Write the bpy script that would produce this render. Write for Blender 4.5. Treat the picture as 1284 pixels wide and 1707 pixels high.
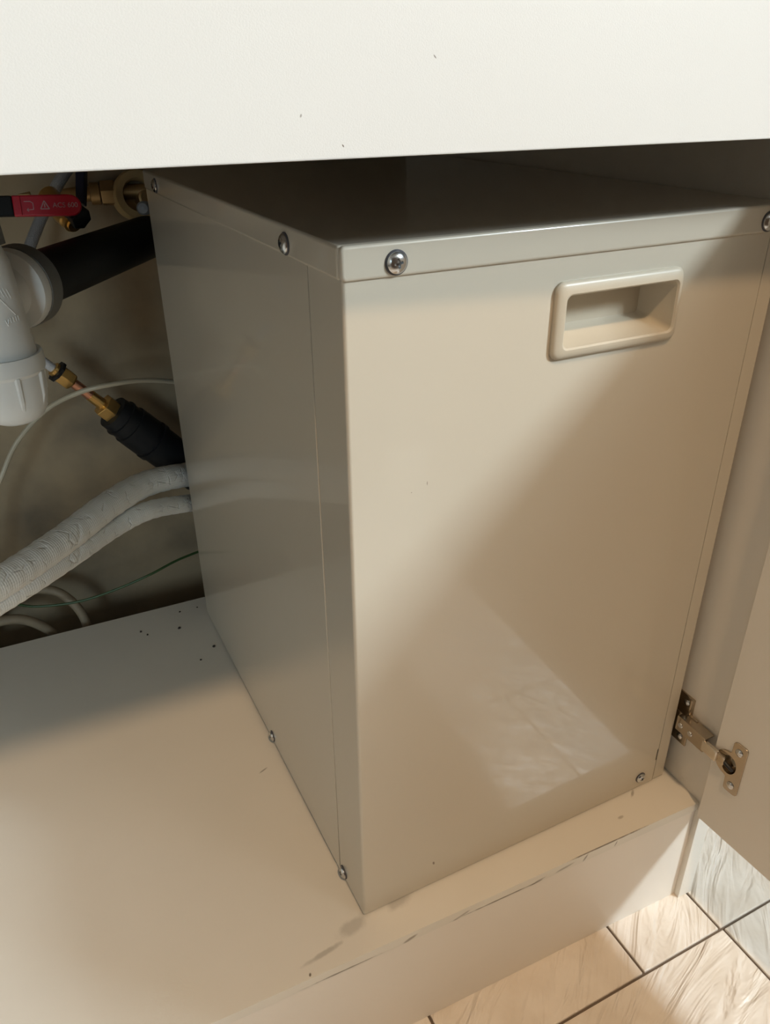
import bpy, bmesh, math, random
from mathutils import Vector, Matrix
for o in list(bpy.data.objects): bpy.data.objects.remove(o, do_unlink=True)
random.seed(4)
SC = bpy.context.scene
COL = SC.collection

# ------------------------------------------------------------------ camera
F_PX = 1303.486
CAM = Vector((-0.1585, -0.3980, 0.6347))
RX = Vector((0.90698, -0.42107, -0.00881))      # right
RY = Vector((-0.20914, -0.43213, -0.87723))     # down
RZ = Vector((0.36557, 0.79747, -0.48000))       # forward
RZ.normalize(); RX = (RX - RZ*RX.dot(RZ)).normalized(); RY = RZ.cross(RX)
cd = bpy.data.cameras.new('camera'); cam = bpy.data.objects.new('camera', cd); COL.objects.link(cam)
cd.sensor_fit = 'HORIZONTAL'; cd.sensor_width = 36.0; cd.lens = F_PX/1284*36
cd.clip_start = 0.01; cd.clip_end = 50
cam.matrix_world = Matrix(((RX.x, -RY.x, -RZ.x, CAM.x), (RX.y, -RY.y, -RZ.y, CAM.y), (RX.z, -RY.z, -RZ.z, CAM.z), (0, 0, 0, 1)))
SC.camera = cam
def px(u, v, d):
    """point seen at photo pixel (u,v), d metres along the viewing axis"""
    return CAM + (RX*((u-642)/F_PX) + RY*((v-853.5)/F_PX) + RZ)*d

# ------------------------------------------------------------------ light, exposure
SC.view_settings.view_transform = 'Standard'; SC.view_settings.look = 'None'
SC.view_settings.gamma = 1.0; SC.view_settings.use_curve_mapping = False
SC.view_settings.exposure = -0.17
w = bpy.data.worlds.new('world'); SC.world = w; w.use_nodes = True
w.node_tree.nodes['Background'].inputs[0].default_value = (0.75, 0.87, 1.0, 1)
w.node_tree.nodes['Background'].inputs[1].default_value = 0.4
def area(name, loc, target, sx, sy, power, col, shape='RECTANGLE'):
    l = bpy.data.lights.new(name, 'AREA'); l.shape = shape; l.size = sx; l.size_y = sy; l.energy = power; l.color = col
    o = bpy.data.objects.new(name, l); COL.objects.link(o); o.location = loc
    o.rotation_euler = (Vector(target)-Vector(loc)).to_track_quat('-Z', 'Y').to_euler()
    return o
# daylight from the right (it passes under and over the open door), weaker daylight from the left front, one warm ceiling lamp
area('window_right_offscreen', (2.10, -1.97, 2.10), (1.10, -1.97, 2.10), 0.50, 0.50, 178, (0.80, 0.93, 1.0))
area('window_front_left_offscreen', (-1.55, -2.58, 0.97), (-1.55, -1.58, 0.97), 0.80, 0.90, 31, (0.70, 0.90, 1.0))
area('ceiling_lamp_offscreen', (0.02, -1.16, 2.30), (0.02, 0.0, 0.0), 0.14, 0.14, 26, (1.0, 0.67, 0.38), 'DISK')

# ------------------------------------------------------------------ mesh helpers
class MB:
    def __init__(s): s.v = []; s.f = []; s.sm = []; s.st = None
    def add(s, vs, fs, smooth=False):
        n = len(s.v); s.v += [Vector(p) for p in vs]
        for f in fs: s.f.append([i+n for i in f]); s.sm.append(smooth)
        return s
    def box(s, x0, x1, y0, y1, z0, z1, M=None):
        vs = [Vector((x, y, z)) for z in (z0, z1) for y in (y0, y1) for x in (x0, x1)]
        if M: vs = [M @ p for p in vs]
        return s.add(vs, [(0,2,3,1), (4,5,7,6), (0,1,5,4), (2,6,7,3), (0,4,6,2), (1,3,7,5)])
    def loft(s, loops, cap0=False, cap1=False, smooth=True, closed=False):
        n = len(loops[0]); vs = [p for L in loops for p in L]; fs = []
        m = len(loops)
        for k in range(m if closed else m-1):
            a, b = k*n, ((k+1) % m)*n
            for i in range(n): j = (i+1) % n; fs.append((a+i, a+j, b+j, b+i))
        b0 = len(s.v); s.add(vs, fs, smooth)
        if cap0: s.f.append([b0+i for i in range(n)][::-1]); s.sm.append(False)
        if cap1: s.f.append([b0+(m-1)*n+i for i in range(n)]); s.sm.append(False)
        return s
    def lathe(s, origin, axis, prof, seg=32, cap0=True, cap1=True, smooth=True):
        ax = Vector(axis).normalized(); u = ax.orthogonal().normalized(); w_ = ax.cross(u); o = Vector(origin)
        loops = [[o+ax*h+(u*math.cos(2*math.pi*i/seg)+w_*math.sin(2*math.pi*i/seg))*r for i in range(seg)] for h, r in prof]
        return s.loft(loops, cap0, cap1, smooth)
    def tube(s, pts, rad, seg=14, sub=8, rfun=None):
        P = [Vector(p) for p in pts]; path = []
        if len(P) == 2: path = [P[0].lerp(P[1], t/sub) for t in range(sub+1)]
        else:
            Q = [P[0]*2-P[1]] + P + [P[-1]*2-P[-2]]
            for k in range(1, len(Q)-2):
                a, b, c, d = Q[k-1], Q[k], Q[k+1], Q[k+2]
                for t in range(sub):
                    x = t/sub
                    path.append(0.5*((2*b)+(c-a)*x+(2*a-5*b+4*c-d)*x*x+(3*b-a-3*c+d)*x**3))
            path.append(P[-1])
        loops = []; u = None
        for i, p in enumerate(path):
            t = (path[min(i+1, len(path)-1)]-path[max(i-1, 0)]).normalized()
            u = t.orthogonal().normalized() if u is None else (u-t*u.dot(t)).normalized()
            w_ = t.cross(u); r = rfun(i, len(path)) if rfun else rad
            loops.append([p+(u*math.cos(2*math.pi*k/seg)+w_*math.sin(2*math.pi*k/seg))*r for k in range(seg)])
        if s.st is None and not s.v:
            L = 0.0; s.st = []
            for i, p in enumerate(path):
                L += (p-path[i-1]).length if i else 0.0
                s.st += [(L, k/seg, 0.0) for k in range(seg)]
        else: s.st = None
        return s.loft(loops, True, True)
    def prism(s, poly, M, h):
        """poly in local xy, extruded along local z from 0 to h, placed by M"""
        n = len(poly)
        vs = [M @ Vector((a, b, 0)) for a, b in poly]+[M @ Vector((a, b, h)) for a, b in poly]
        fs = [tuple(range(n))[::-1], tuple(range(n, 2*n))]+[(i, (i+1) % n, n+(i+1) % n, n+i) for i in range(n)]
        return s.add(vs, fs)
    def build(s, name, mat, parent=None, bevel=0, seg=2):
        me = bpy.data.meshes.new(name); me.from_pydata(s.v, [], s.f)
        for p, f in zip(me.polygons, s.sm): p.use_smooth = f
        bm = bmesh.new(); bm.from_mesh(me)
        bmesh.ops.recalc_face_normals(bm, faces=bm.faces)
        if bevel:
            ed = [e for e in bm.edges if len(e.link_faces) == 2 and e.calc_face_angle(0) > 0.6]
            r = bmesh.ops.bevel(bm, geom=ed, offset=bevel, segments=seg, profile=0.5, affect='EDGES', clamp_overlap=True)
            for f in r['faces']: f.smooth = True
        for e in bm.edges:
            if len(e.link_faces) == 2 and e.calc_face_angle(0) > 0.55: e.smooth = False
        bm.to_mesh(me); bm.free()
        me.materials.append(mat)
        if s.st and len(s.st) == len(me.vertices):
            at_ = me.attributes.new('st', 'FLOAT_VECTOR', 'POINT')
            for i, c in enumerate(s.st): at_.data[i].vector = c
        o = bpy.data.objects.new(name, me); COL.objects.link(o)
        if parent: o.parent = parent
        return o
def cut(o, mb):
    c = mb.build('cutter', o.data.materials[0]); m = o.modifiers.new('cut', 'BOOLEAN'); m.operation = 'DIFFERENCE'; m.object = c; m.solver = 'EXACT'
    bpy.context.view_layer.update()
    me = bpy.data.meshes.new_from_object(o.evaluated_get(bpy.context.evaluated_depsgraph_get()))
    o.modifiers.clear(); o.data = me; bpy.data.objects.remove(c)
    return o
def tag(o, label=None, cat=None, group=None, kind=None):
    for k, v in (('label', label), ('category', cat), ('group', group), ('kind', kind)):
        if v: o[k] = v
    return o
def empty(name, loc=(0, 0, 0), rz=0):
    o = bpy.data.objects.new(name, None); COL.objects.link(o); o.location = loc; o.rotation_euler = (0, 0, rz); o.empty_display_size = 0.02
    return o
def reparent(o, par, inv):
    o.parent = par; o.matrix_parent_inverse = inv
def rrect(cx, cz, w_, h_, r, y, n=5):
    pts = []
    for sx, sz, a0 in ((1, 1, 0), (-1, 1, 90), (-1, -1, 180), (1, -1, 270)):
        for k in range(n+1):
            a = math.radians(a0+90*k/n)
            pts.append(Vector((cx+sx*(w_/2-r)+r*math.cos(a), y, cz+sz*(h_/2-r)+r*math.sin(a))))
    return pts
def frame(o, xa, ya):
    x = Vector(xa).normalized(); y = Vector(ya); y = (y-x*y.dot(x)).normalized(); z = x.cross(y)
    return Matrix(((x.x, y.x, z.x, o[0]), (x.y, y.y, z.y, o[1]), (x.z, y.z, z.z, o[2]), (0, 0, 0, 1)))

# ------------------------------------------------------------------ materials
def mat(name, col, rough=0.5, metal=0.0, spec=0.5, coat=0.0, var=0.0, vscale=20, bump=0.0, bscale=200, var_col=None, coat_rough=0.08):
    m = bpy.data.materials.new(name); m.use_nodes = True; nt = m.node_tree; b = nt.nodes['Principled BSDF']
    b.inputs['Base Color'].default_value = (*col, 1); b.inputs['Roughness'].default_value = rough
    b.inputs['Metallic'].default_value = metal; b.inputs['Specular IOR Level'].default_value = spec
    b.inputs['Coat Weight'].default_value = coat; b.inputs['Coat Roughness'].default_value = coat_rough
    tc = nt.nodes.new('ShaderNodeTexCoord')
    n = nt.nodes.new('ShaderNodeTexNoise'); n.inputs['Scale'].default_value = vscale; n.inputs['Detail'].default_value = 6
    nt.links.new(tc.outputs['Object'], n.inputs['Vector'])
    mx = nt.nodes.new('ShaderNodeMix'); mx.data_type = 'RGBA'
    vc = var_col or tuple(c*0.7 for c in col)
    mx.inputs[6].default_value = (*col, 1); mx.inputs[7].default_value = (*vc, 1)
    rp = nt.nodes.new('ShaderNodeMapRange'); rp.inputs[1].default_value = 0.42; rp.inputs[2].default_value = 0.75
    rp.inputs[3].default_value = 0; rp.inputs[4].default_value = var
    nt.links.new(n.outputs['Fac'], rp.inputs[0]); nt.links.new(rp.outputs[0], mx.inputs[0]); nt.links.new(mx.outputs[2], b.inputs['Base Color'])
    if bump:
        n2 = nt.nodes.new('ShaderNodeTexNoise'); n2.inputs['Scale'].default_value = bscale; n2.inputs['Detail'].default_value = 3
        nt.links.new(tc.outputs['Object'], n2.inputs['Vector'])
        bp = nt.nodes.new('ShaderNodeBump'); bp.inputs['Strength'].default_value = bump; bp.inputs['Distance'].default_value = 0.001
        nt.links.new(n2.outputs['Fac'], bp.inputs['Height']); nt.links.new(bp.outputs['Normal'], b.inputs['Normal'])
    m['mix'] = mx.name
    return m
def spots(m, lst, col, axes=(0, 1)):
    """marks with a shape of their own: ellipses (a, b, ra, rb, rotation, strength) in object coordinates on two axes"""
    nt = m.node_tree; b = nt.nodes['Principled BSDF']
    cur = b.inputs['Base Color'].links[0].from_socket
    tc = nt.nodes.new('ShaderNodeTexCoord'); sp = nt.nodes.new('ShaderNodeSeparateXYZ'); nt.links.new(tc.outputs['Object'], sp.inputs[0])
    nz = nt.nodes.new('ShaderNodeTexNoise'); nz.inputs['Scale'].default_value = 90; nz.inputs['Detail'].default_value = 5
    nt.links.new(tc.outputs['Object'], nz.inputs['Vector'])
    cb = nt.nodes.new('ShaderNodeCombineXYZ')
    nt.links.new(sp.outputs[axes[0]], cb.inputs[0]); nt.links.new(sp.outputs[axes[1]], cb.inputs[1])
    for a, bb, ra, rb, rot, st in lst:
        mp = nt.nodes.new('ShaderNodeMapping'); mp.vector_type = 'TEXTURE'
        mp.inputs['Location'].default_value = (a, bb, 0); mp.inputs['Rotation'].default_value = (0, 0, rot); mp.inputs['Scale'].default_value = (ra, rb, 1)
        nt.links.new(cb.outputs[0], mp.inputs[0])
        ln = nt.nodes.new('ShaderNodeVectorMath'); ln.operation = 'LENGTH'; nt.links.new(mp.outputs[0], ln.inputs[0])
        ad = nt.nodes.new('ShaderNodeMath'); ad.operation = 'MULTIPLY_ADD'; nt.links.new(nz.outputs['Fac'], ad.inputs[0]); ad.inputs[1].default_value = 1.2
        nt.links.new(ln.outputs['Value'], ad.inputs[2])
        mr = nt.nodes.new('ShaderNodeMapRange'); mr.interpolation_type = 'SMOOTHSTEP'
        mr.inputs[1].default_value = 1.7; mr.inputs[2].default_value = 1.0; mr.inputs[3].default_value = 0; mr.inputs[4].default_value = st
        nt.links.new(ad.outputs[0], mr.inputs[0])
        mx = nt.nodes.new('ShaderNodeMix'); mx.data_type = 'RGBA'; mx.inputs[7].default_value = (*col, 1)
        nt.links.new(mr.outputs[0], mx.inputs[0]); nt.links.new(cur, mx.inputs[6]); cur = mx.outputs[2]
    nt.links.new(cur, b.inputs['Base Color'])

WHITE = (0.82, 0.78, 0.71)
M_board = mat('white_melamine', WHITE, 0.38, var=0.10, vscale=6, bump=0.05, bscale=900)
M_shelf = mat('shelf_melamine', (0.76, 0.725, 0.66), 0.40, var=0.12, vscale=7, bump=0.04, bscale=700)
spots(M_shelf, [(-0.012, -0.004, 0.018, 0.008, 0.2, 0.30), (-0.044, -0.016, 0.020, 0.003, 0.15, 0.38), (0.034, 0.000, 0.014, 0.008, 0.2, 0.30),
                (-0.030, 0.197, 0.006, 0.0012, 0.4, 0.7)], (0.16, 0.14, 0.11))
spots(M_shelf, [(0.30, 0.006, 0.006, 0.002, 0.7, 0.5), (0.27, -0.012, 0.004, 0.002, 0.1, 0.4), (-0.06, -0.028, 0.002, 0.0012, 1.2, 0.9)], (0.10, 0.07, 0.04))
M_edge = mat('shelf_edge_banding', (0.74, 0.71, 0.64), 0.45, var=0.12, vscale=30)
spots(M_edge, [(x, z, r, q, a, s) for x, z, r, q, a, s in ((0.214, -0.006, 0.006, 0.0012, 1.0, .75), (0.250, -0.005, 0.005, 0.0011, 1.2, .7), (0.19, -0.007, 0.012, 0.0016, .15, .5),
              (0.12, -0.0095, 0.05, 0.0011, 0, .8), (0.03, -0.0075, 0.008, 0.0022, .3, .65), (-0.03, -0.0095, 0.04, 0.0010, 0, .7), (0.16, -0.009, 0.01, .0016, .2, .6),
              (0.24, -0.0004, 0.05, 0.0010, 0, .8), (0.08, -0.008, 0.01, 0.0018, 0.3, .5))], (0.13, 0.10, 0.07), axes=(0, 2))
M_plinth = mat('plinth_board', (0.79, 0.745, 0.68), 0.40, var=0.10, vscale=8, bump=0.04, bscale=700)
M_fascia = mat('fascia_laminate', (0.72, 0.74, 0.74), 0.45, var=0.04, vscale=5, bump=0.06, bscale=1400)
spots(M_fascia, [(-0.0185, 0.6115, 0.0010, 0.0004, 2.2, 1), (0.0255, 0.645, 0.0013, 0.0004, 2.3, .8), (-0.037, 0.6235, 0.0007, 0.0004, 1.2, .6)], (0.10, 0.08, 0.06), axes=(0, 2))
M_box = mat('beige_enamel', (0.56, 0.515, 0.43), 0.30, spec=0.5, coat=0.6, coat_rough=0.05, var=0.05, vscale=3)
spots(M_box, [(0.069, 0.0285, 0.0012, 0.0024, .2, .8), (0.055, 0.408, 0.0004, 0.0018, 0, .7), (0.0435, 0.404, 0.0005, 0.0005, 0, .6)], (0.12, 0.08, 0.05), axes=(0, 2))
M_handle = mat('beige_plastic', (0.53, 0.475, 0.38), 0.38, bump=0.05, bscale=900)
M_steel = mat('screw_zinc', (0.62, 0.64, 0.66), 0.22, metal=1, var=0.2, vscale=300)
M_darkgrey = mat('dark_grey', (0.06, 0.06, 0.07), 0.4)
M_nickel = mat('nickel_plate', (0.52, 0.45, 0.36), 0.22, metal=1, var=0.15, vscale=120)
M_nickel_l = mat('nickel_link', (0.75, 0.70, 0.62), 0.25, metal=1)
M_wall = mat('grimy_plaster', (0.36, 0.28, 0.18), 0.85, var=0.85, vscale=9, var_col=(0.13, 0.11, 0.085), bump=0.4, bscale=60)
M_room = mat('room_paint', (0.30, 0.25, 0.20), 0.9, var=0.05)
M_ceil = mat('ceiling_paint', (0.45, 0.41, 0.36), 0.9, var=0.05)
M_trap = mat('white_polypropylene', (0.80, 0.82, 0.81), 0.35, var=0.10, vscale=40)
M_ringg = mat('grey_rubber', (0.16, 0.16, 0.15), 0.6)
M_black = mat('black_abs', (0.006, 0.006, 0.007), 0.5, spec=0.25)
M_blackp = mat('black_polymer', (0.012, 0.013, 0.015), 0.5, spec=0.35, var=0.3, vscale=60)
M_brass = mat('brass', (0.72, 0.46, 0.16), 0.28, metal=0.9, var=0.4, vscale=90)
M_bronze = mat('dull_brass', (0.45, 0.30, 0.14), 0.45, metal=0.8, var=0.5, vscale=70)
M_copper = mat('copper', (0.80, 0.40, 0.27), 0.3, metal=0.9, var=0.2, vscale=80)
M_plug = mat('grey_plastic', (0.30, 0.31, 0.33), 0.5)
M_red = mat('red_vinyl', (0.50, 0.008, 0.03), 0.35)
M_blue = mat('dark_blue_vinyl', (0.008, 0.012, 0.045), 0.4)
M_print = mat('white_print', (0.50, 0.32, 0.34), 0.6)
M_tan = mat('tan_ring', (0.50, 0.36, 0.17), 0.6, var=0.4, vscale=50)
M_tube = mat('beige_tube', (0.52, 0.47, 0.36), 0.4)
M_green = mat('green_wire', (0.03, 0.075, 0.02), 0.45)
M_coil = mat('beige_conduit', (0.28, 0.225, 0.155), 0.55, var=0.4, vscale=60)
M_grout = mat('grout', (0.16, 0.12, 0.09), 0.9, var=0.4, vscale=60)
M_crumb = mat('dark_crumb', (0.05, 0.04, 0.035), 0.9)

def braid(name, col, dark, scale, rough=0.6):
    m = mat(name, col, rough); nt = m.node_tree; b = nt.nodes['Principled BSDF']
    tc = nt.nodes.new('ShaderNodeTexCoord'); vs = nt.nodes.new('ShaderNodeTexVoronoi'); vs.inputs['Scale'].default_value = scale
    nt.links.new(tc.outputs['Object'], vs.inputs['Vector'])
    bp = nt.nodes.new('ShaderNodeBump'); bp.inputs['Strength'].default_value = 0.5; bp.inputs['Distance'].default_value = 0.0008
    nt.links.new(vs.outputs['Distance'], bp.inputs['Height']); nt.links.new(bp.outputs['Normal'], b.inputs['Normal'])
    mx = nt.nodes.new('ShaderNodeMix'); mx.data_type = 'RGBA'; mx.inputs[6].default_value = (*dark, 1); mx.inputs[7].default_value = (*col, 1)  # weave recesses slightly darker: shade between strands painted into the colour
    mr = nt.nodes.new('ShaderNodeMapRange'); mr.inputs[1].default_value = 0.0; mr.inputs[2].default_value = 0.25
    nt.links.new(vs.outputs['Distance'], mr.inputs[0]); nt.links.new(mr.outputs[0], mx.inputs[0]); nt.links.new(mx.outputs[2], b.inputs['Base Color'])
    return m
def sleeve_mat():
    m = mat('white_mesh_sleeve', (0.86, 0.86, 0.83), 0.6); nt = m.node_tree; b = nt.nodes['Principled BSDF']
    at_ = nt.nodes.new('ShaderNodeAttribute'); at_.attribute_name = 'st'
    sp = nt.nodes.new('ShaderNodeSeparateXYZ'); nt.links.new(at_.outputs['Vector'], sp.inputs[0])
    def m_(op, a_, b_):
        n = nt.nodes.new('ShaderNodeMath'); n.operation = op
        for i, q in enumerate((a_, b_)):
            if isinstance(q, (int, float)): n.inputs[i].default_value = q
            elif q is not None: nt.links.new(q, n.inputs[i])
        return n.outputs[0]
    g1 = m_('SINE', m_('MULTIPLY', sp.outputs[0], 2*math.pi/0.0026), None); g2 = m_('SINE', m_('MULTIPLY', sp.outputs[1], 2*math.pi*30), None)
    grid = m_('ADD', g1, g2)
    cb = nt.nodes.new('ShaderNodeCombineXYZ'); nt.links.new(m_('MULTIPLY', sp.outputs[0], 62), cb.inputs[0]); nt.links.new(m_('MULTIPLY', m_('ABSOLUTE', m_('SUBTRACT', sp.outputs[1], 0.5), None), 5), cb.inputs[1])
    vo = nt.nodes.new('ShaderNodeTexVoronoi'); vo.feature = 'DISTANCE_TO_EDGE'; vo.inputs['Scale'].default_value = 1.0; nt.links.new(cb.outputs[0], vo.inputs['Vector'])
    cr = nt.nodes.new('ShaderNodeMapRange'); cr.inputs[1].default_value = 0.0; cr.inputs[2].default_value = 0.07; nt.links.new(vo.outputs['Distance'], cr.inputs[0])
    nm = nt.nodes.new('ShaderNodeTexNoise'); nm.inputs['Scale'].default_value = 1.1; nm.inputs['Detail'].default_value = 1; nt.links.new(cb.outputs[0], nm.inputs['Vector'])
    mk_ = nt.nodes.new('ShaderNodeMapRange'); mk_.inputs[1].default_value = 0.50; mk_.inputs[2].default_value = 0.60; nt.links.new(nm.outputs['Fac'], mk_.inputs[0])
    crease = m_('MULTIPLY', m_('SUBTRACT', 1.0, cr.outputs[0]), mk_.outputs[0]); flat = m_('SUBTRACT', 1.0, crease)
    h = m_('ADD', m_('MULTIPLY', grid, 0.10), flat)
    bp = nt.nodes.new('ShaderNodeBump'); bp.inputs['Strength'].default_value = 0.8; bp.inputs['Distance'].default_value = 0.0012
    nt.links.new(h, bp.inputs['Height']); nt.links.new(bp.outputs['Normal'], b.inputs['Normal'])
    mx = nt.nodes.new('ShaderNodeMix'); mx.data_type = 'RGBA'; mx.inputs[6].default_value = (0.84, 0.84, 0.81, 1); mx.inputs[7].default_value = (0.86, 0.86, 0.83, 1)  # creases a touch darker, their shade put into the colour
    nt.links.new(flat, mx.inputs[0]); nt.links.new(mx.outputs[2], b.inputs['Base Color'])
    return m
M_hose = sleeve_mat()
M_steelbraid = braid('grey_steel_braid', (0.27, 0.27, 0.28), (0.24, 0.24, 0.25), 700, 0.4)
M_silver = braid('silver_braid', (0.58, 0.58, 0.60), (0.52, 0.52, 0.54), 600, 0.35)

def tile_mat():
    m = bpy.data.materials.new('slate_effect_tile'); m.use_nodes = True; nt = m.node_tree; b = nt.nodes['Principled BSDF']
    tc = nt.nodes.new('ShaderNodeTexCoord'); oi = nt.nodes.new('ShaderNodeObjectInfo')
    rot = nt.nodes.new('ShaderNodeMath'); rot.operation = 'MULTIPLY'; rot.inputs[1].default_value = 1.2; nt.links.new(oi.outputs['Random'], rot.inputs[0])
    cb = nt.nodes.new('ShaderNodeCombineXYZ'); nt.links.new(rot.outputs[0], cb.inputs[2])
    mp = nt.nodes.new('ShaderNodeMapping'); nt.links.new(tc.outputs['Object'], mp.inputs[0]); nt.links.new(cb.outputs[0], mp.inputs['Rotation'])
    of = nt.nodes.new('ShaderNodeVectorMath'); of.operation = 'SCALE'; of.inputs[0].default_value = (7, 5, 3); nt.links.new(oi.outputs['Random'], of.inputs['Scale'])
    nt.links.new(of.outputs[0], mp.inputs['Location'])
    mp2 = nt.nodes.new('ShaderNodeMapping'); mp2.inputs['Scale'].default_value = (34, 7, 1); nt.links.new(mp.outputs[0], mp2.inputs[0])
    n1 = nt.nodes.new('ShaderNodeTexNoise'); n1.inputs['Scale'].default_value = 1.0; n1.inputs['Detail'].default_value = 3; n1.inputs['Distortion'].default_value = 1.6
    nt.links.new(mp2.outputs[0], n1.inputs['Vector'])
    n2 = nt.nodes.new('ShaderNodeTexNoise'); n2.inputs['Scale'].default_value = 22; n2.inputs['Detail'].default_value = 6; nt.links.new(mp.outputs[0], n2.inputs['Vector'])
    ad = nt.nodes.new('ShaderNodeMath'); ad.operation = 'MULTIPLY_ADD'; ad.inputs[1].default_value = 0.15
    nt.links.new(n2.outputs['Fac'], ad.inputs[0]); nt.links.new(n1.outputs['Fac'], ad.inputs[2])
    bp = nt.nodes.new('ShaderNodeBump'); bp.inputs['Strength'].default_value = 1.0; bp.inputs['Distance'].default_value = 0.0085
    nt.links.new(ad.outputs[0], bp.inputs['Height']); nt.links.new(bp.outputs['Normal'], b.inputs['Normal'])
    mx = nt.nodes.new('ShaderNodeMix'); mx.data_type = 'RGBA'; mx.inputs[6].default_value = (0.76, 0.68, 0.59, 1); mx.inputs[7].default_value = (0.84, 0.77, 0.69, 1)
    mr = nt.nodes.new('ShaderNodeMapRange'); mr.inputs[1].default_value = 0.38; mr.inputs[2].default_value = 0.62
    nt.links.new(n2.outputs['Fac'], mr.inputs[0]); nt.links.new(mr.outputs[0], mx.inputs[0]); nt.links.new(mx.outputs[2], b.inputs['Base Color'])
    b.inputs['Roughness'].default_value = 0.28
    return m
M_tile = tile_mat()

# ------------------------------------------------------------------ room shell
ZF = -0.145; YW = 0.64; ZC = 2.40; XL = -2.0; XR = 2.12; YB = -2.6
fl = tag(MB().box(XL, XR, YB, YW, ZF-0.05, ZF-0.0022).build('floor', M_grout), kind='structure')
TA = math.radians(1.6); CT, ST = math.cos(TA), math.sin(TA)
def tile(x0, x1, y0, y1):
    # joint frame turned by TA about (0.37,-0.081)
    g = 0.0013; cx, cy = (x0+x1)/2, (y0+y1)/2
    hx, hy = (x1-x0)/2-g, (y1-y0)/2-g
    key = (round(hx, 4), round(hy, 4))
    if key not in TM:
        t = MB(); t.box(-hx, hx, -hy, hy, -0.006, 0); o = t.build('tile', M_tile, None, 0.0011, 2); TM[key] = o.data
    else:
        o = bpy.data.objects.new('tile', TM[key]); COL.objects.link(o)
    dx, dy = cx-0.37, cy+0.081
    o.location = (0.37+dx*CT-dy*ST, -0.081+dx*ST+dy*CT, ZF); o.rotation_euler = (0, 0, TA); o.parent = fl
TM = {}
T = 0.2117
row_y = [-0.0815+T*k for k in range(-5, 4)]
for r in range(len(row_y)-1):
    y0, y1 = row_y[r], row_y[r+1]
    if y1 > YW-0.01: y1 = YW-0.012
    if r == 5:      # the row cut around the cabinet foot
        xs = [0.2650-T*k for k in range(5, -1, -1)]+[0.3685+T*k for k in range(0, 6)]
    else:
        off = 0.3716 if r % 2 == 0 else 0.3716-0.106
        xs = [off+T*k for k in range(-6, 7)]
    for a, b in zip(xs[:-1], xs[1:]):
        if y0 > 0.12 and a < 0.30: continue
        tile(a, b, y0, y1)
tag(MB().box(XL, XR, YW, YW+0.12, ZF-0.05, ZC).build('wall_back', M_wall), kind='structure')
tag(MB().box(XL, XR, YB-0.1, YB, ZF-0.05, ZC).build('wall_front', M_room), kind='structure')
tag(MB().box(XL-0.1, XL, YB, YW, ZF-0.05, ZC).build('wall_left', M_room), kind='structure')
tag(MB().box(XR, XR+0.1, YB, YW, ZF-0.05, ZC).build('wall_right', M_room), kind='structure')
tag(MB().box(XL, XR, YB, YW, ZC, ZC+0.1).build('ceiling', M_ceil), kind='structure')

# ------------------------------------------------------------------ sink base cabinet
XI = 0.354; XO = 0.372; XLI = -0.646; YF = -0.031; YP = -0.035; ST_ = 0.0108; YSB = 0.541; ZT = 0.752
cab = tag(empty('sink_cabinet', (0, 0, ZF)), 'open white laminate sink base cabinet with hinged door, holding the beige metal housing', 'cabinet')
INV = Matrix.Translation((0, 0, -ZF))
def cpart(o): reparent(o, cab, INV); return o
cpart(MB().box(XI, XO, YP, YW, ZF, ZT).build('side_panel', M_board, None, 0.0006))
cpart(MB().box(XLI-0.018, XLI, YP, YW, ZF, ZT).build('side_panel', M_board, None, 0.0006))
sh = cpart(MB().box(XLI, XI, YF+0.0006, YSB, -ST_, 0).build('base_shelf', M_shelf, None, 0.0003))
eb = MB().box(XLI, XI-0.0006, YF, YF+0.0008, -ST_, -0.0001).build('edge_band', M_edge); eb.parent = sh
cpart(MB().box(XLI, XI, YF+0.0022, YF+0.0180, ZF, -ST_-0.0008).build('plinth', M_plinth, None, 0.0005))
cpart(MB().box(XLI-0.018, XO, -0.053, -0.0352, 0.6062, 0.748).build('fascia_panel', M_fascia, None, 0.0008))
cpart(MB().box(XLI, XI, -0.0350, -0.0170, 0.70, 0.748).build('front_rail', M_board, None, 0.0005))
tag(MB().box(XLI-0.03, XO+0.012, -0.075, YW, ZT, ZT+0.038).build('worktop', mat('worktop_laminate', (0.30, 0.27, 0.24), 0.4, var=0.5, vscale=120), None, 0.002),
    'laminate worktop lying over the open white sink cabinet', 'worktop')

# unseen dark unit, added behind the camera to block daylight from the low front
un = tag(empty('added_shade_unit', (0, -1.0, ZF)), 'dark wooden unit added out of view across from the sink cabinet to block daylight', 'cabinet')
UINV = Matrix.Translation((0, 1.0, -ZF)); M_wood = mat('dark_walnut', (0.16, 0.105, 0.065), 0.45, var=0.5, vscale=30)
def upart(o): reparent(o, un, UINV); return o
upart(MB().box(-0.70, 0.58, -1.55, -1.02, ZF, 1.06).build('shade_unit_carcass', M_wood))
upart(MB().box(-0.72, 0.60, -1.58, -0.97, 1.06, 1.10).build('shade_unit_top', M_wood, None, 0.003))
for k in range(2): upart(MB().box(-0.695+k*0.638, -0.061+k*0.638, -1.02, -1.0, ZF+0.12, 1.05).build('shade_unit_front', M_wood, None, 0.002))

# door, opened just past square; local +x = outward thickness, -y = away from the hinge edge
DA = math.radians(4.4)
DM = Matrix.Translation((0.3462, -0.0372, 0)) @ Matrix.Rotation(DA, 4, 'Z')
d = MB().box(0, 0.018, -0.495, 0, -0.0100, 0.602, DM)
door = cpart(d.build('door', M_board, None, 0.0008)); door['label'] = 'white laminate cabinet door swung open, inner face showing'

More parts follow.
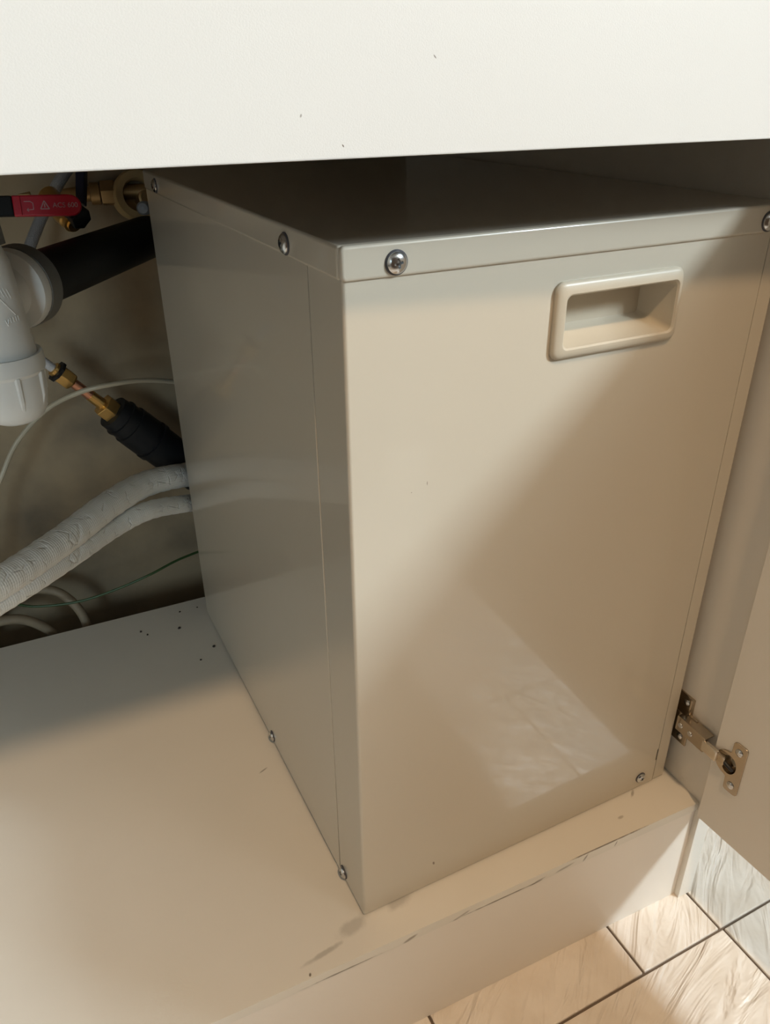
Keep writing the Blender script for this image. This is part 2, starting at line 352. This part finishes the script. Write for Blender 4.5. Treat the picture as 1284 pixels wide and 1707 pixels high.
# hinge (thing > hinge > pieces)
hg = cpart(MB().box(0.3462, 0.3535, -0.0200, 0.0300, 0.0740, 0.0890).build('hinge', M_nickel, None, 0.0012)); hg['label'] = 'nickel concealed cup hinge joining door and side panel'
def hpart(o): o.parent = hg; return o
# mounting plate on the side panel
mp_ = MB(); mp_.box(0.3518, 0.3542, 0.0000, 0.0240, 0.0480, 0.1080); mp_.box(0.3490, 0.3520, 0.0000, 0.0030, 0.0890, 0.1090)
mp_.box(0.3490, 0.3520, -0.0100, 0.0030, 0.0880, 0.0915)
hpart(mp_.build('mounting_plate', M_nickel, None, 0.0009))
# hinge arm running forward, and the pale link to the cup
a_ = MB(); a_.box(0.3410, 0.3520, -0.0300, 0.0060, 0.0730, 0.0745); a_.box(0.3410, 0.3520, -0.0300, 0.0060, 0.0885, 0.0900)
a_.box(0.3400, 0.3418, -0.0300, 0.0060, 0.0730, 0.0900)
hpart(a_.build('hinge_arm', M_nickel, None, 0.0006))
l_ = MB(); l_.box(0.3392, 0.3440, -0.0455, -0.0275, 0.0755, 0.0875)
hpart(l_.build('link', M_nickel_l, None, 0.0012))
def dpt(dx, dy, z): return DM @ Vector((dx, dy, z))
def dplate(poly, d0, d1):
    m = MB(); n = len(poly)
    vs = [dpt(d0, y, z) for y, z in poly]+[dpt(d1, y, z) for y, z in poly]
    m.add(vs, [tuple(range(n)), tuple(range(n, 2*n))[::-1]]+[(i, (i+1) % n, n+(i+1) % n, n+i) for i in range(n)]); return m
ZH = 0.0790
def arc(cy, cz, r, a0, a1, n=10): return [(cy+r*math.cos(math.radians(a0+(a1-a0)*k/n)), cz+r*math.sin(math.radians(a0+(a1-a0)*k/n))) for k in range(n+1)]
YC = -0.0170   # cup centre behind the hinge edge (door local)
fl_poly = arc(-0.0295, ZH+0.0260, 0.0035, 90, 180, 4)+arc(-0.0295, ZH-0.0260, 0.0035, 180, 270, 4)+arc(-0.0215, ZH-0.0260, 0.0035, 270, 360, 4)+\
          [(-0.0176, ZH-0.0150)]+arc(YC, ZH, 0.0138, -84, 84, 16)+[(-0.0176, ZH+0.0150)]+arc(-0.0215, ZH+0.0260, 0.0035, 0, 90, 4)
FLG = hpart(dplate(fl_poly, 0.0002, -0.0016).build('cup_flange', M_nickel, None, 0.0005))
rec = [(-0.0185+0.0078*math.cos(t*math.pi/10), ZH+0.0105*math.sin(t*math.pi/10)) for t in range(20)]
cut(FLG, dplate(rec, 0.004, -0.006)); cut(door, dplate(rec, 0.0110, -0.004))
cb_ = MB(); n20 = 20                                     # steel cup sunk into the door
def lp(d_, k): return [dpt(d_, -0.0185+(y+0.0185)*k, ZH+(z-ZH)*k) for y, z in rec]
cb_.loft([lp(-0.0012, 0.999), lp(0.0085, 0.985), lp(0.0100, 0.90)], False, True)
hpart(cb_.build('cup', M_nickel))
k_ = MB(); k_.box(0.3415, 0.3455, -0.0530, -0.0430, 0.0762, 0.0862); hpart(k_.build('knuckle', M_nickel, None, 0.0012))
k_ = MB(); k_.tube([dpt(-0.0015, -0.0235, ZH-0.0035), dpt(-0.0030, -0.0195, ZH-0.001), dpt(-0.0035, -0.0150, ZH+0.001)], 0.0018, 8, 4); hpart(k_.build('spring_pin', M_blackp))
for dz in (0.0205, -0.0205):
    s_ = MB(); s_.lathe(dpt(-0.0016, -0.0250, ZH+dz), DM.to_3x3() @ Vector((-1, 0, 0)), [(0, 0.0038), (0.0006, 0.0038), (0.0016, 0.0022), (0.0018, 0.0004)], 16)
    hpart(s_.build('screw', M_steel))
for (y, z) in ((0.012, 0.1000), (0.012, 0.0560)):
    s_ = MB(); s_.lathe((0.3518, y-0.004, z), (-1, 0, 0), [(0, 0.0034), (0.0008, 0.0034), (0.0018, 0.002), (0.002, 0.0004)], 14)
    hpart(s_.build('screw', M_steel))
for y in (0.0005, -0.012):
    s_ = MB(); s_.lathe((0.3402, y, 0.0812), (-1, 0, 0), [(0, 0.003), (0.0008, 0.0026), (0.001, 0.0004)], 14)
    hpart(s_.build('screw', M_steel))

# ------------------------------------------------------------------ beige metal housing
BW, BD, BH = 0.3438, 0.5017, 0.5600; ZB = 0.0020; ZL = 0.5416
bx = tag(empty('metal_housing', (0, 0, 0), math.radians(1.8)), 'tall glossy beige sheet metal appliance housing with recessed handle, standing on cabinet shelf', 'appliance')
T1 = 0.0012; RC = 0.0022
def sheet(path, z0, z1, mb, th=T1):
    """sheet-metal strip following a plan path, thickened to its left side"""
    n = len(path); P = [Vector((a, b, 0)) for a, b in path]; inn = []
    for i in range(n):
        t = (P[min(i+1, n-1)]-P[max(i-1, 0)]).normalized(); inn.append(P[i]+Vector((-t.y, t.x, 0))*th)
    vs = [p+Vector((0, 0, z)) for z in (z0, z1) for p in P]+[p+Vector((0, 0, z)) for z in (z0, z1) for p in inn]
    fs = []
    for i in range(n-1):
        fs += [(i, i+1, n+i+1, n+i), (2*n+i+1, 2*n+i, 3*n+i, 3*n+i+1), (i+1, i, 2*n+i, 2*n+i+1), (n+i, n+i+1, 3*n+i+1, 3*n+i)]
    fs += [(0, n, 3*n, 2*n), (n-1, 2*n-1+0, 4*n-1, 3*n-1)]
    mb.add(vs, fs)
corner = [(RC-RC*math.cos(math.radians(a)), RC-RC*math.sin(math.radians(a))) for a in (0, 22, 45, 68, 90)]
HX0, HX1, HZ0, HZ1 = 0.1465, 0.2470, 0.4800, 0.5230
XS = 0.3290
fp = MB()
left = [(0, 0.0499)]+corner
for z0_, z1_, e_ in ((ZB, 0.030, 0), (0.030, 0.046, 0.0012), (0.046, HZ0, 0)): sheet(left+[(HX0, 0), (HX1, 0), (XS-e_, 0)], z0_, z1_, fp)
sheet(left+[(HX0, 0)], HZ0, HZ1, fp); sheet([(HX1, 0), (XS, 0)], HZ0, HZ1, fp)
sheet(left+[(HX0, 0), (HX1, 0), (XS, 0)], HZ1, ZL+0.004, fp)
FP = fp.build('front_panel', M_box, bx)
for p in FP.data.polygons: p.use_smooth = False
MB().box(-0.0006, 0.0006, 0.0504, BD, ZB, ZL+0.0004).build('side_panel', M_box, bx, 0.0006)
rp_ = MB(); rp_.box(BW-0.0012, BW, 0.0003, BD, ZB, ZL+0.004); rp_.box(XS+0.0011, BW-0.0006, 0.0003, 0.0015, ZB+0.0006, ZL+0.004)
rp_.build('side_panel', M_box, bx, 0.0004)
MB().box(0.0016, BW-0.0013, BD-0.0012, BD-0.0001, ZB, ZL).build('back_panel', M_box, bx)
MB().box(0.0016, BW-0.0013, 0.0018, BD-0.0014, ZB+0.0010, ZB+0.0030).build('bottom_plate', M_box, bx)
MB().box(0.0500, 0.0512, 0.0050, 0.0062, 0.01, 0.03).build('inner_bracket', M_box, bx)
for x, y in ((0.025, 0.03), (BW-0.03, 0.03), (0.025, BD-0.03), (BW-0.03, BD-0.03)):
    MB().lathe((x, y, 0), (0, 0, 1), [(0, 0.011), (ZB+0.0005, 0.011)], 16).build('foot', M_darkgrey, bx)
# lid: folded tray with its front flange overlapping the sides
ld = MB().box(-0.0016, BW+0.0010, 0.0024, BD+0.001, ZL, BH).build('lid', M_box, bx, 0.0020, 3)
lf = MB(); RF = 0.0019
fl_loops = [rrect(BW/2, (ZL+BH)/2, BW+0.0026, BH-ZL+0.0004, 0.0032, 0.0012)]
for q_ in range(0, 91, 18):
    ca, sa = RF*(1-math.cos(math.radians(q_))), RF*math.sin(math.radians(q_))
    fl_loops.append(rrect(BW/2, (ZL+BH)/2, BW+0.0026-2*ca, BH-ZL+0.0004-2*ca, 0.0032-ca, -0.0001-sa))
lf.loft(fl_loops, True, True); lf.build('front_flange', M_box, ld)
# recessed handle
hx, hz = 0.1965, 0.5013
h = MB()
h.loft([rrect(hx, hz, 0.1065, 0.0500, 0.0065, 0.0012), rrect(hx, hz, 0.1065, 0.0500, 0.0065, -0.0016), rrect(hx, hz, 0.1050, 0.0485, 0.0060, -0.0028),
        rrect(hx, hz, 0.1015, 0.0450, 0.0052, -0.0040), rrect(hx+0.0017, hz-0.0008, 0.0950, 0.0362, 0.0044, -0.0042), rrect(hx+0.0017, hz-0.0008, 0.0925, 0.0340, 0.0040, -0.0030),
        rrect(hx+0.0017, hz-0.0008, 0.0915, 0.0330, 0.0038, 0.0010), rrect(hx+0.0015, hz+0.0020, 0.0780, 0.0250, 0.0036, 0.0210), rrect(hx+0.0015, hz+0.0022, 0.0760, 0.0230, 0.0030, 0.0225)], False, True)
h.build('recessed_handle', M_handle, bx)['label'] = 'matte beige plastic recessed grip'
# screws
def make_screw(loc, nrm, spin, sc=1.0):
    n = Vector(nrm).normalized(); o = Vector(loc)
    w_ = MB().lathe((0, 0, 0), (0, 0, 1), [(-0.0008, 0.0070*sc), (0.0006*sc, 0.0070*sc), (0.0011*sc, 0.0064*sc)], 28).build('screw', M_darkgrey, bx)  # dark ring below the screw head
    hd = MB().lathe((0, 0, 0), (0, 0, 1), [(0.0009*sc, 0.0062*sc), (0.0018*sc, 0.0060*sc), (0.0028*sc, 0.0050*sc), (0.0035*sc, 0.0036*sc), (0.0038*sc, 0.0020*sc), (0.0039*sc, 0.0004*sc)], 28).build('screw_head', M_steel, w_)
    q = 0.0007*sc; e = 0.0027*sc; m_ = 0.0012*sc
    x_ = [(e, -q), (e, q), (m_, q), (q, m_), (q, e), (-q, e), (-q, m_), (-m_, q), (-e, q), (-e, -q), (-m_, -q), (-q, -m_), (-q, -e), (q, -e), (q, -m_), (m_, -q)]
    cut(hd, MB().prism(x_, Matrix.Translation((0, 0, 0.0012*sc)), 0.006*sc))
    w_.matrix_local = Matrix.Translation(o) @ n.to_track_quat('Z', 'Y').to_matrix().to_4x4() @ Matrix.Rotation(spin, 4, 'Z')
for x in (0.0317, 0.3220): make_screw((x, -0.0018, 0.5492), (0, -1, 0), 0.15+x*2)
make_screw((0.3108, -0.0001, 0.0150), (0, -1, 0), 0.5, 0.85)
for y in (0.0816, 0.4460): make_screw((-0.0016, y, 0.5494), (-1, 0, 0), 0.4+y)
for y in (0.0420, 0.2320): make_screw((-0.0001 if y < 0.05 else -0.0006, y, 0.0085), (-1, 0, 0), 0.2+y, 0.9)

# ------------------------------------------------------------------ plumbing behind the housing
PD = Vector((0.53, 0.848, -0.02)).normalized()       # run of the black waste pipe
PC = px(24, 481, 0.680)                               # centre of the trap outlet flange
wp = MB(); wp.lathe(PC, PD, [(-0.01, 0.0243), (0.012, 0.0243), (0.30, 0.0243)], 32)
tag(wp.build('waste_pipe', M_black), 'thick matte black waste pipe running from bottle trap back behind metal housing', 'pipe')
TC = px(3, 592, 0.655)                                # trap axis at the union nut
tr = tag(empty('bottle_trap', (TC.x, TC.y, TC.z-0.07)), 'white plastic bottle trap with ribbed cup under the sink', 'sink trap')
TINV = Matrix.Translation((-TC.x, -TC.y, -TC.z+0.07))
def tpart(o): reparent(o, tr, TINV); return o
tb = MB(); tb.lathe((TC.x, TC.y, TC.z), (0, 0, 1), [(-0.002, 0.0280), (0.006, 0.0275), (0.020, 0.0262), (0.050, 0.0245), (0.075, 0.0225), (0.086, 0.0190), (0.100, 0.0180)], 40)
tpart(tb.build('trap_body', M_trap))
tn = MB(); tn.lathe((TC.x, TC.y, TC.z), (0, 0, 1), [(0.088, 0.0200), (0.089, 0.0235), (0.104, 0.0225), (0.105, 0.018)], 12, smooth=False)
tpart(tn.build('inlet_nut', M_ringg))
ti = MB(); ti.lathe((TC.x, TC.y, TC.z), (0, 0, 1), [(0.10, 0.0160), (0.17, 0.0160)], 24); tpart(ti.build('inlet_pipe', M_trap))
cp = MB(); cp.lathe((TC.x, TC.y, TC.z), (0, 0, 1), [(0.001, 0.0285), (0.002, 0.0318), (-0.001, 0.0325), (-0.012, 0.0322), (-0.015, 0.0300), (-0.034, 0.0292), (-0.046, 0.0272), (-0.054, 0.0225), (-0.058, 0.0150), (-0.0595, 0.002)], 44)
cupo = tpart(cp.build('trap_cup', M_trap))
for k in range(8):
    a = math.radians(-75+45*k); u = Vector((math.cos(a), math.sin(a), 0)); c0 = Vector((TC.x, TC.y, TC.z))
    rb = MB(); tt = Vector((-u.y, u.x, 0))
    pts = []
    for hh, r in ((-0.013, 0.0322), (-0.034, 0.0306), (-0.045, 0.0270)):
        for sgn in (-1, 1): pts.append(c0+Vector((0, 0, hh))+u*(r-0.004)+tt*sgn*0.0034)
        for sgn in (1, -1): pts.append(c0+Vector((0, 0, hh))+u*r+tt*sgn*0.0014)
    rb.loft([pts[0:4], pts[4:8], pts[8:12]], True, True, False)
    o = rb.build('rib', M_trap, None, 0.0005); o.parent = cupo
ob = MB(); ob.lathe(PC-PD*0.052, PD, [(0, 0.0200), (0.028, 0.0210), (0.036, 0.0240), (0.0415, 0.0335), (0.050, 0.0345), (0.052, 0.0340)], 40); tpart(ob.build('outlet_flange', M_trap))
og = MB(); og.lathe(PC, PD, [(0.000, 0.0335), (0.0005, 0.0350), (0.018, 0.0350), (0.019, 0.0335), (0.019, 0.0245)], 40, False, False); tpart(og.build('rubber_seal', M_ringg))
# moulded marks on the trap body
def bodypt(ang, hh, lift=0.0):
    prof = [(0.006, 0.0275), (0.020, 0.0262), (0.050, 0.0245), (0.075, 0.0225)]
    r = prof[-1][1]
    for (h0, r0), (h1, r1) in zip(prof, prof[1:]):
        if h0 <= hh <= h1: r = r0+(r1-r0)*(hh-h0)/(h1-h0)
    return Vector((TC.x, TC.y, TC.z+hh))+Vector((math.cos(ang), math.sin(ang), 0))*(r+lift)
fwd = math.atan2(CAM.y-TC.y, CAM.x-TC.x)
mk = MB()
def stroke(a0, h0, a1, h1, w_=0.0005): mk.tube([bodypt(fwd+a0, h0, 0.0001), bodypt(fwd+(a0+a1)/2, (h0+h1)/2, 0.0001), bodypt(fwd+a1, h1, 0.0001)], w_, 6, 3)
stroke(0.15, 0.058, 0.75, 0.036)
stroke(0.35, 0.034, 0.40, 0.029); stroke(0.40, 0.029, 0.46, 0.034)
for k in range(4): stroke(0.52+0.1*k, 0.035, 0.53+0.1*k, 0.031, 0.0004)
for k in range(4): stroke(0.30+0.12*k, 0.060-0.001*k, 0.40+0.12*k, 0.052-0.001*k, 0.0003)
tpart(mk.build('moulded_mark', M_trap))

# ---- wall pipework high up: copper run, red lever valve, blue lever, brass nut, tan ring
YV = 0.585
pz = px(150, 326, 0.880)
run = tag(empty('brass_pipe_run', (pz.x, pz.y, pz.z)), 'dull brass water pipe with hexagonal union along the wall above the black waste pipe', 'pipe')
RINV = Matrix.Translation(-pz)
def rpart(o): reparent(o, run, RINV); return o
A0 = px(-60, 332, 0.885); A1 = px(262, 318, 0.935)
AX = (A1-A0).normalized()
r_ = MB(); r_.tube([A0-AX*0.30, A1], 0.0085, 18, 6); rpart(r_.build('pipe', M_bronze))
def along(u): return A0+AX*((u+60)/322*(A1-A0).length)
n_ = MB(); n_.lathe(along(164), AX, [(0, 0.010), (0.001, 0.0148), (0.016, 0.0148), (0.018, 0.011)], 6, smooth=False); rpart(n_.build('union_nut', M_bronze, None, 0.0007))
n_ = MB(); n_.lathe(along(146), AX, [(0, 0.0095), (0.001, 0.0125), (0.011, 0.0125)], 20); rpart(n_.build('collar', M_bronze))
n_ = MB(); n_.lathe(along(28), AX, [(0, 0.0095), (0.001, 0.0135), (0.014, 0.0135), (0.015, 0.01)], 6, smooth=False); rpart(n_.build('union_nut', M_bronze, None, 0.0006))

vl = px(70, 343, 0.785)
val = tag(empty('lever_valve', tuple(vl)), 'brass ball valve with red lever beside the grey braided hose', 'valve')
VINV = Matrix.Translation(-vl)
def vpart(o): reparent(o, val, VINV); return o
LV0 = px(22, 344, 0.775); LV1 = px(136, 342, 0.790)
LX = (LV1-LV0).normalized(); LYv = (RY*-1+RZ*-0.25).normalized()
MF = frame(LV0, LX, LYv); LL = (LV1-LV0).length; HH = 0.0098
poly = [(0, -HH), (LL*0.80, -HH*1.02)]+[(LL-HH*1.1+HH*1.1*math.cos(math.radians(t)), HH*1.02*math.sin(math.radians(t))) for t in range(-75, 90, 15)]+[(LL*0.80, HH*1.04), (0, HH)]
lv = MB(); lv.prism(poly, MF @ Matrix.Translation((0, 0, -0.004)), 0.008); lever = vpart(lv.build('lever', M_red, None, 0.0015, 3)); lever['label'] = 'red vinyl coated lever with white print'
g_ = MB(); g_.box(-0.030, 0.0006, -HH*0.98, HH*0.98, -0.0045, 0.0045, MF); vpart(g_.build('stem_block', M_black, None, 0.0015))
rdg = MB(); rdg.box(LL*0.105, LL*0.125, -HH*0.9, HH*0.9, 0.0030, 0.0050, MF); o = rdg.build('grip_ridge', M_red, None, 0.0004); o.parent = lever
# print on the lever: turn arrow, warning triangle, letters
pr = MB(); zt = 0.00405
def bar(x0, y0, x1, y1, w_=0.0007):
    d_ = Vector((x1-x0, y1-y0)); L_ = d_.length; a = math.atan2(d_.y, d_.x)
    pr.box(0, L_, -w_/2, w_/2, 0, 0.0003, MF @ Matrix.Translation((x0, y0, zt-0.0001)) @ Matrix.Rotation(a, 4, 'Z'))
x = LL*0.17
bar(x, 0.0038, x+0.0060, 0.0038); bar(x+0.0055, 0.004, x+0.0082, 0.0022); bar(x+0.0082, 0.0026, x+0.0082, -0.0034); bar(x+0.0085, -0.0036, x+0.002, -0.0042); bar(x+0.002, -0.0042, x+0.0036, -0.0025); bar(x+0.002, -0.0042, x+0.0036, -0.0056)
x = LL*0.40
bar(x, -0.0034, x+0.0082, -0.0034, .001); bar(x, -0.0034, x+0.0041, 0.0042, .001); bar(x+0.0082, -0.0034, x+0.0041, 0.0042, .001); bar(x+0.0041, -0.0020, x+0.0041, 0.0014, .001)
o = pr.build('printed_symbols', M_print); o.parent = lever
fc = bpy.data.curves.new('txt', 'FONT'); fc.body = 'ACS 600'; fc.size = 0.0066; fc.extrude = 0.0002
fo = bpy.data.objects.new('txt', fc); COL.objects.link(fo); bpy.context.view_layer.update()
tm = bpy.data.meshes.new_from_object(fo.evaluated_get(bpy.context.evaluated_depsgraph_get())); bpy.data.objects.remove(fo)
tm.transform(MF @ Matrix.Translation((LL*0.58, -0.0022, zt))); tm.materials.clear(); tm.materials.append(M_print)
to = bpy.data.objects.new('lettering', tm); COL.objects.link(to); to.parent = lever
# brass valve body leaning below the lever, dark drain spout
B0 = px(80, 326, 0.830); B1 = px(125, 377, 0.815); BX = (B1-B0)
b_ = MB(); L_ = BX.length
b_.lathe(B0, BX, [(0, 0.0110), (L_*0.45, 0.0115), (L_*0.60, 0.0120), (L_*0.78, 0.0105), (L_*0.80, 0.0085), (L_*0.86, 0.0085), (L_*0.87, 0.0095), (L_*0.93, 0.0095), (L_*0.94, 0.0070), (L_, 0.0070)], 24)
vpart(b_.build('valve_body', M_brass))
k_ = MB(); k_.lathe(px(118, 350, 0.812), px(139, 368, 0.808)-px(118, 350, 0.812), [(0, 0.011), (0.018, 0.012), (0.019, 0.004)], 6, smooth=False); vpart(k_.build('valve_cap', M_blackp, None, 0.0008))
s_ = MB(); s_.tube([px(112, 343, 0.785), px(112, 336, 0.885)], 0.0065, 14, 3); vpart(s_.build('stem', M_bronze))

bl = MB(); q0 = px(139, 286, 0.835)
bl.prism([(-0.0045, -0.036), (0.004, -0.038), (0.0055, 0.02), (-0.0055, 0.02)], frame(q0, RX, -RY), 0.010)
tag(bl.build('valve_lever', M_blue, None, 0.0012), 'dark blue valve lever hanging beside brass union on wall pipe', 'valve lever')

rc = px(231, 325, 0.925)
rg = MB(); seg = 40; axr = Vector((0.10, -0.97, 0.20)).normalized()
rg.lathe(rc-axr*0.02, axr, [(0, 0.0275), (0.020, 0.0290), (0.024, 0.0270), (0.024, 0.0190), (0.018, 0.0170), (0.0, 0.0170)], seg, False, False)
ring = tag(rg.build('pipe_rosette', M_tan), 'round tan ring around brass pipe end by the back corner of metal housing', 'pipe collar')
p_ = MB(); p_.lathe(rc-axr*0.02, axr, [(0, 0.0168), (0.004, 0.0165)], 24); o = p_.build('ring_bore', M_bronze); o.parent = ring
p_ = MB(); p_.lathe(rc-axr*0.018+Vector((0.006, 0, -0.004)), axr, [(0, 0.0085), (0.026, 0.0085), (0.027, 0.006)], 20); o = p_.build('pipe_stub', M_bronze); o.parent = ring
p_ = MB(); p_.lathe(px(240, 347, 0.885), (-0.3, -0.9, 0.1), [(-0.01, 0.0075), (0.004, 0.0075), (0.0075, 0.0055), (0.009, 0.002)], 20); o = p_.build('grey_plug', M_plug); o.parent = ring

# grey braided hose dropping behind the trap outlet
hz_ = MB(); hz_.tube([px(128, 262, 0.83), px(105, 293, 0.84), px(84, 330, 0.862), px(66, 370, 0.862), px(47, 420, 0.855), px(30, 480, 0.855), px(10, 560, 0.86)], 0.0062, 16, 6)
tag(hz_.build('braided_hose', M_steelbraid), 'grey steel braided hose passing behind red lever and trap', 'hose')

# ---- black inline strainer with brass and copper fittings
ch0 = px(58, 592, 0.89); ch1 = px(330, 790, 1.065)
CD = (ch1-ch0).normalized(); CLn = (ch1-ch0).length
def cp_(u): # parameter by photo column 58..330 along the run (perspective correct)
    lo, hi = 0.0, 1.0
    for _ in range(40):
        m_ = (lo+hi)/2; p = ch0.lerp(ch1, m_)-CAM; uu = 642+F_PX*p.dot(RX)/p.dot(RZ)
        if uu < u: lo = m_
        else: hi = m_
    return lo*CLn
st = tag(empty('inline_strainer', tuple(ch0+CD*cp_(240))), 'black cylindrical inline water strainer with brass and copper fittings', 'water filter')
SINV = Matrix.Translation(-(ch0+CD*cp_(240)))
def spart(o): reparent(o, st, SINV); return o
def seg_(name, prof, m, n=24, smooth=True, bevel=0):
    b = MB(); b.lathe(ch0, CD, [(cp_(u), r) for u, r in prof], n, smooth=smooth); return spart(b.build(name, m, None, bevel))
seg_('braided_hose_end', [(40, 0.0052), (88, 0.0052)], M_silver)
seg_('ferrule', [(88, 0.0060), (89, 0.0085), (97, 0.0085), (98, 0.006)], M_brass)
seg_('brass_nut', [(98, 0.0080), (99, 0.0112), (118, 0.0112), (121, 0.0085)], M_brass, 6, False, 0.0006)
seg_('black_clip', [(93, 0.0090), (94, 0.0135), (98, 0.0135), (99, 0.009)], M_blackp, 8, False)
seg_('copper_tube', [(119, 0.0060), (152, 0.0060)], M_copper)
seg_('brass_tail', [(150, 0.0068), (172, 0.0072)], M_brass)
seg_('brass_nut', [(170, 0.0090), (171, 0.0152), (188, 0.0152), (190, 0.013)], M_brass, 6, False, 0.0008)
seg_('strainer_body', [(187, 0.0130), (188, 0.0215), (201, 0.0222), (201.4, 0.0246), (204, 0.0246), (204.4, 0.0232), (216, 0.0236), (216.4, 0.0256), (246, 0.0262), (246.4, 0.0242), (251, 0.0242), (251.4, 0.0272), (258, 0.0272), (258.4, 0.0254), (330, 0.0254)], M_blackp, 36)

# ---- hoses and wires
def hose(name, pts, r, m, label, cat, group=None, rf=None, seg=18, sub=10):
    b = MB(); b.tube(pts, r, seg, sub, rf); return tag(b.build(name, m), label, cat, group)
def wrapr(r0, k):
    return lambda i, n: r0*(1+0.018*math.sin(i*k)+0.012*math.sin(i*k*2.7+1))
H1 = [px(430, 812, 1.11), px(345, 792, 1.05), px(300, 793, 1.00), px(240, 808, 0.945), px(180, 843, 0.88), px(115, 893, 0.82), px(50, 939, 0.77), px(-10, 978, 0.73), px(-90, 1025, 0.69), (-0.36, 0.245, 0.200), (-0.45, 0.290, 0.150), (-0.52, 0.420, 0.130), (-0.55, 0.645, 0.140)]
hose('sleeved_hose', H1, 0.0158, M_hose, 'thicker upper white mesh sleeved hose entering behind metal housing', 'hose', None, wrapr(0.0156, 1.3), 20, 14)
H2 = [px(430, 850, 1.13), px(345, 838, 1.05), px(300, 841, 0.995), px(245, 852, 0.935), px(190, 880, 0.892), px(125, 924, 0.832), px(55, 970, 0.778), px(-10, 1010, 0.742), px(-90, 1057, 0.705), (-0.36, 0.265, 0.165), (-0.45, 0.315, 0.115), (-0.51, 0.440, 0.095), (-0.53, 0.645, 0.100)]
hose('sleeved_hose', H2, 0.0105, M_hose, 'thinner lower white mesh sleeved hose below the thicker one', 'hose', None, wrapr(0.0113, 1.5), 18, 14)
hose('thin_tube', [(-0.33, 0.61, -0.14), (-0.31, 0.60, 0.00), (-0.275, 0.575, 0.09), px(-20, 850, 0.955), px(2, 796, 0.94), px(28, 738, 0.94), px(75, 685, 0.94), px(130, 655, 0.905), px(190, 640, 0.91), px(250, 634, 0.945), px(330, 640, 1.01)], 0.0029, M_tube,
     'thin beige plastic tube curving across wall past brass fittings', 'tube', seg=10)
hose('ground_wire', [(-0.56, 0.645, 0.10), (-0.48, 0.60, 0.05), (-0.38, 0.57, 0.030), px(-20, 1008, 1.00), px(60, 1011, 1.02), px(130, 1003, 1.03), px(190, 984, 1.035), px(250, 958, 1.04), px(300, 932, 1.065), px(370, 905, 1.10)], 0.0017, M_green,
     'thin green wire running low along wall behind shelf', 'wire', seg=8)
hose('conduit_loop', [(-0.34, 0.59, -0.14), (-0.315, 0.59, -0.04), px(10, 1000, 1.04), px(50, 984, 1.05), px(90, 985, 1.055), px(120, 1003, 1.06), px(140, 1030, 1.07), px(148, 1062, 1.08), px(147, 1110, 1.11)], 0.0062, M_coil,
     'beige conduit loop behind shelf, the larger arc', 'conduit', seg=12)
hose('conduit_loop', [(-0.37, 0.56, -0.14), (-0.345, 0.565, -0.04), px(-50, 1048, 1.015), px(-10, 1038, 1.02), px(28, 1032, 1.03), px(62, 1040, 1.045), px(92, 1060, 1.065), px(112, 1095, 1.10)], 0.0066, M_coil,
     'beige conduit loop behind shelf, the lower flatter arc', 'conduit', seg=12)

# ---- crumbs on the shelf
for k, (x, y, r) in enumerate(((-0.1063, 0.4976, 0.0020), (-0.0995, 0.4872, 0.0017), (-0.0499, 0.5198, 0.0016), (-0.0584, 0.4834, 0.0024), (-0.0477, 0.4054, 0.0016), (-0.026, 0.425, 0.0024), (-0.026, 0.520, 0.0013))):
    b = MB(); n = 9
    rr = [r*random.uniform(0.7, 1.2) for _ in range(n)]
    lo = [Vector((x+rr[i]*math.cos(i*2*math.pi/n), y+rr[i]*math.sin(i*2*math.pi/n), -0.0002)) for i in range(n)]
    hi = [Vector((x+rr[i]*0.6*math.cos(i*2*math.pi/n), y+rr[i]*0.6*math.sin(i*2*math.pi/n), r*0.6)) for i in range(n)]
    b.loft([lo, hi], True, True, False)
    tag(b.build('crumb', M_crumb), 'tiny dark crumb on the back of the white shelf', 'debris', 'crumbs at the back of the shelf')
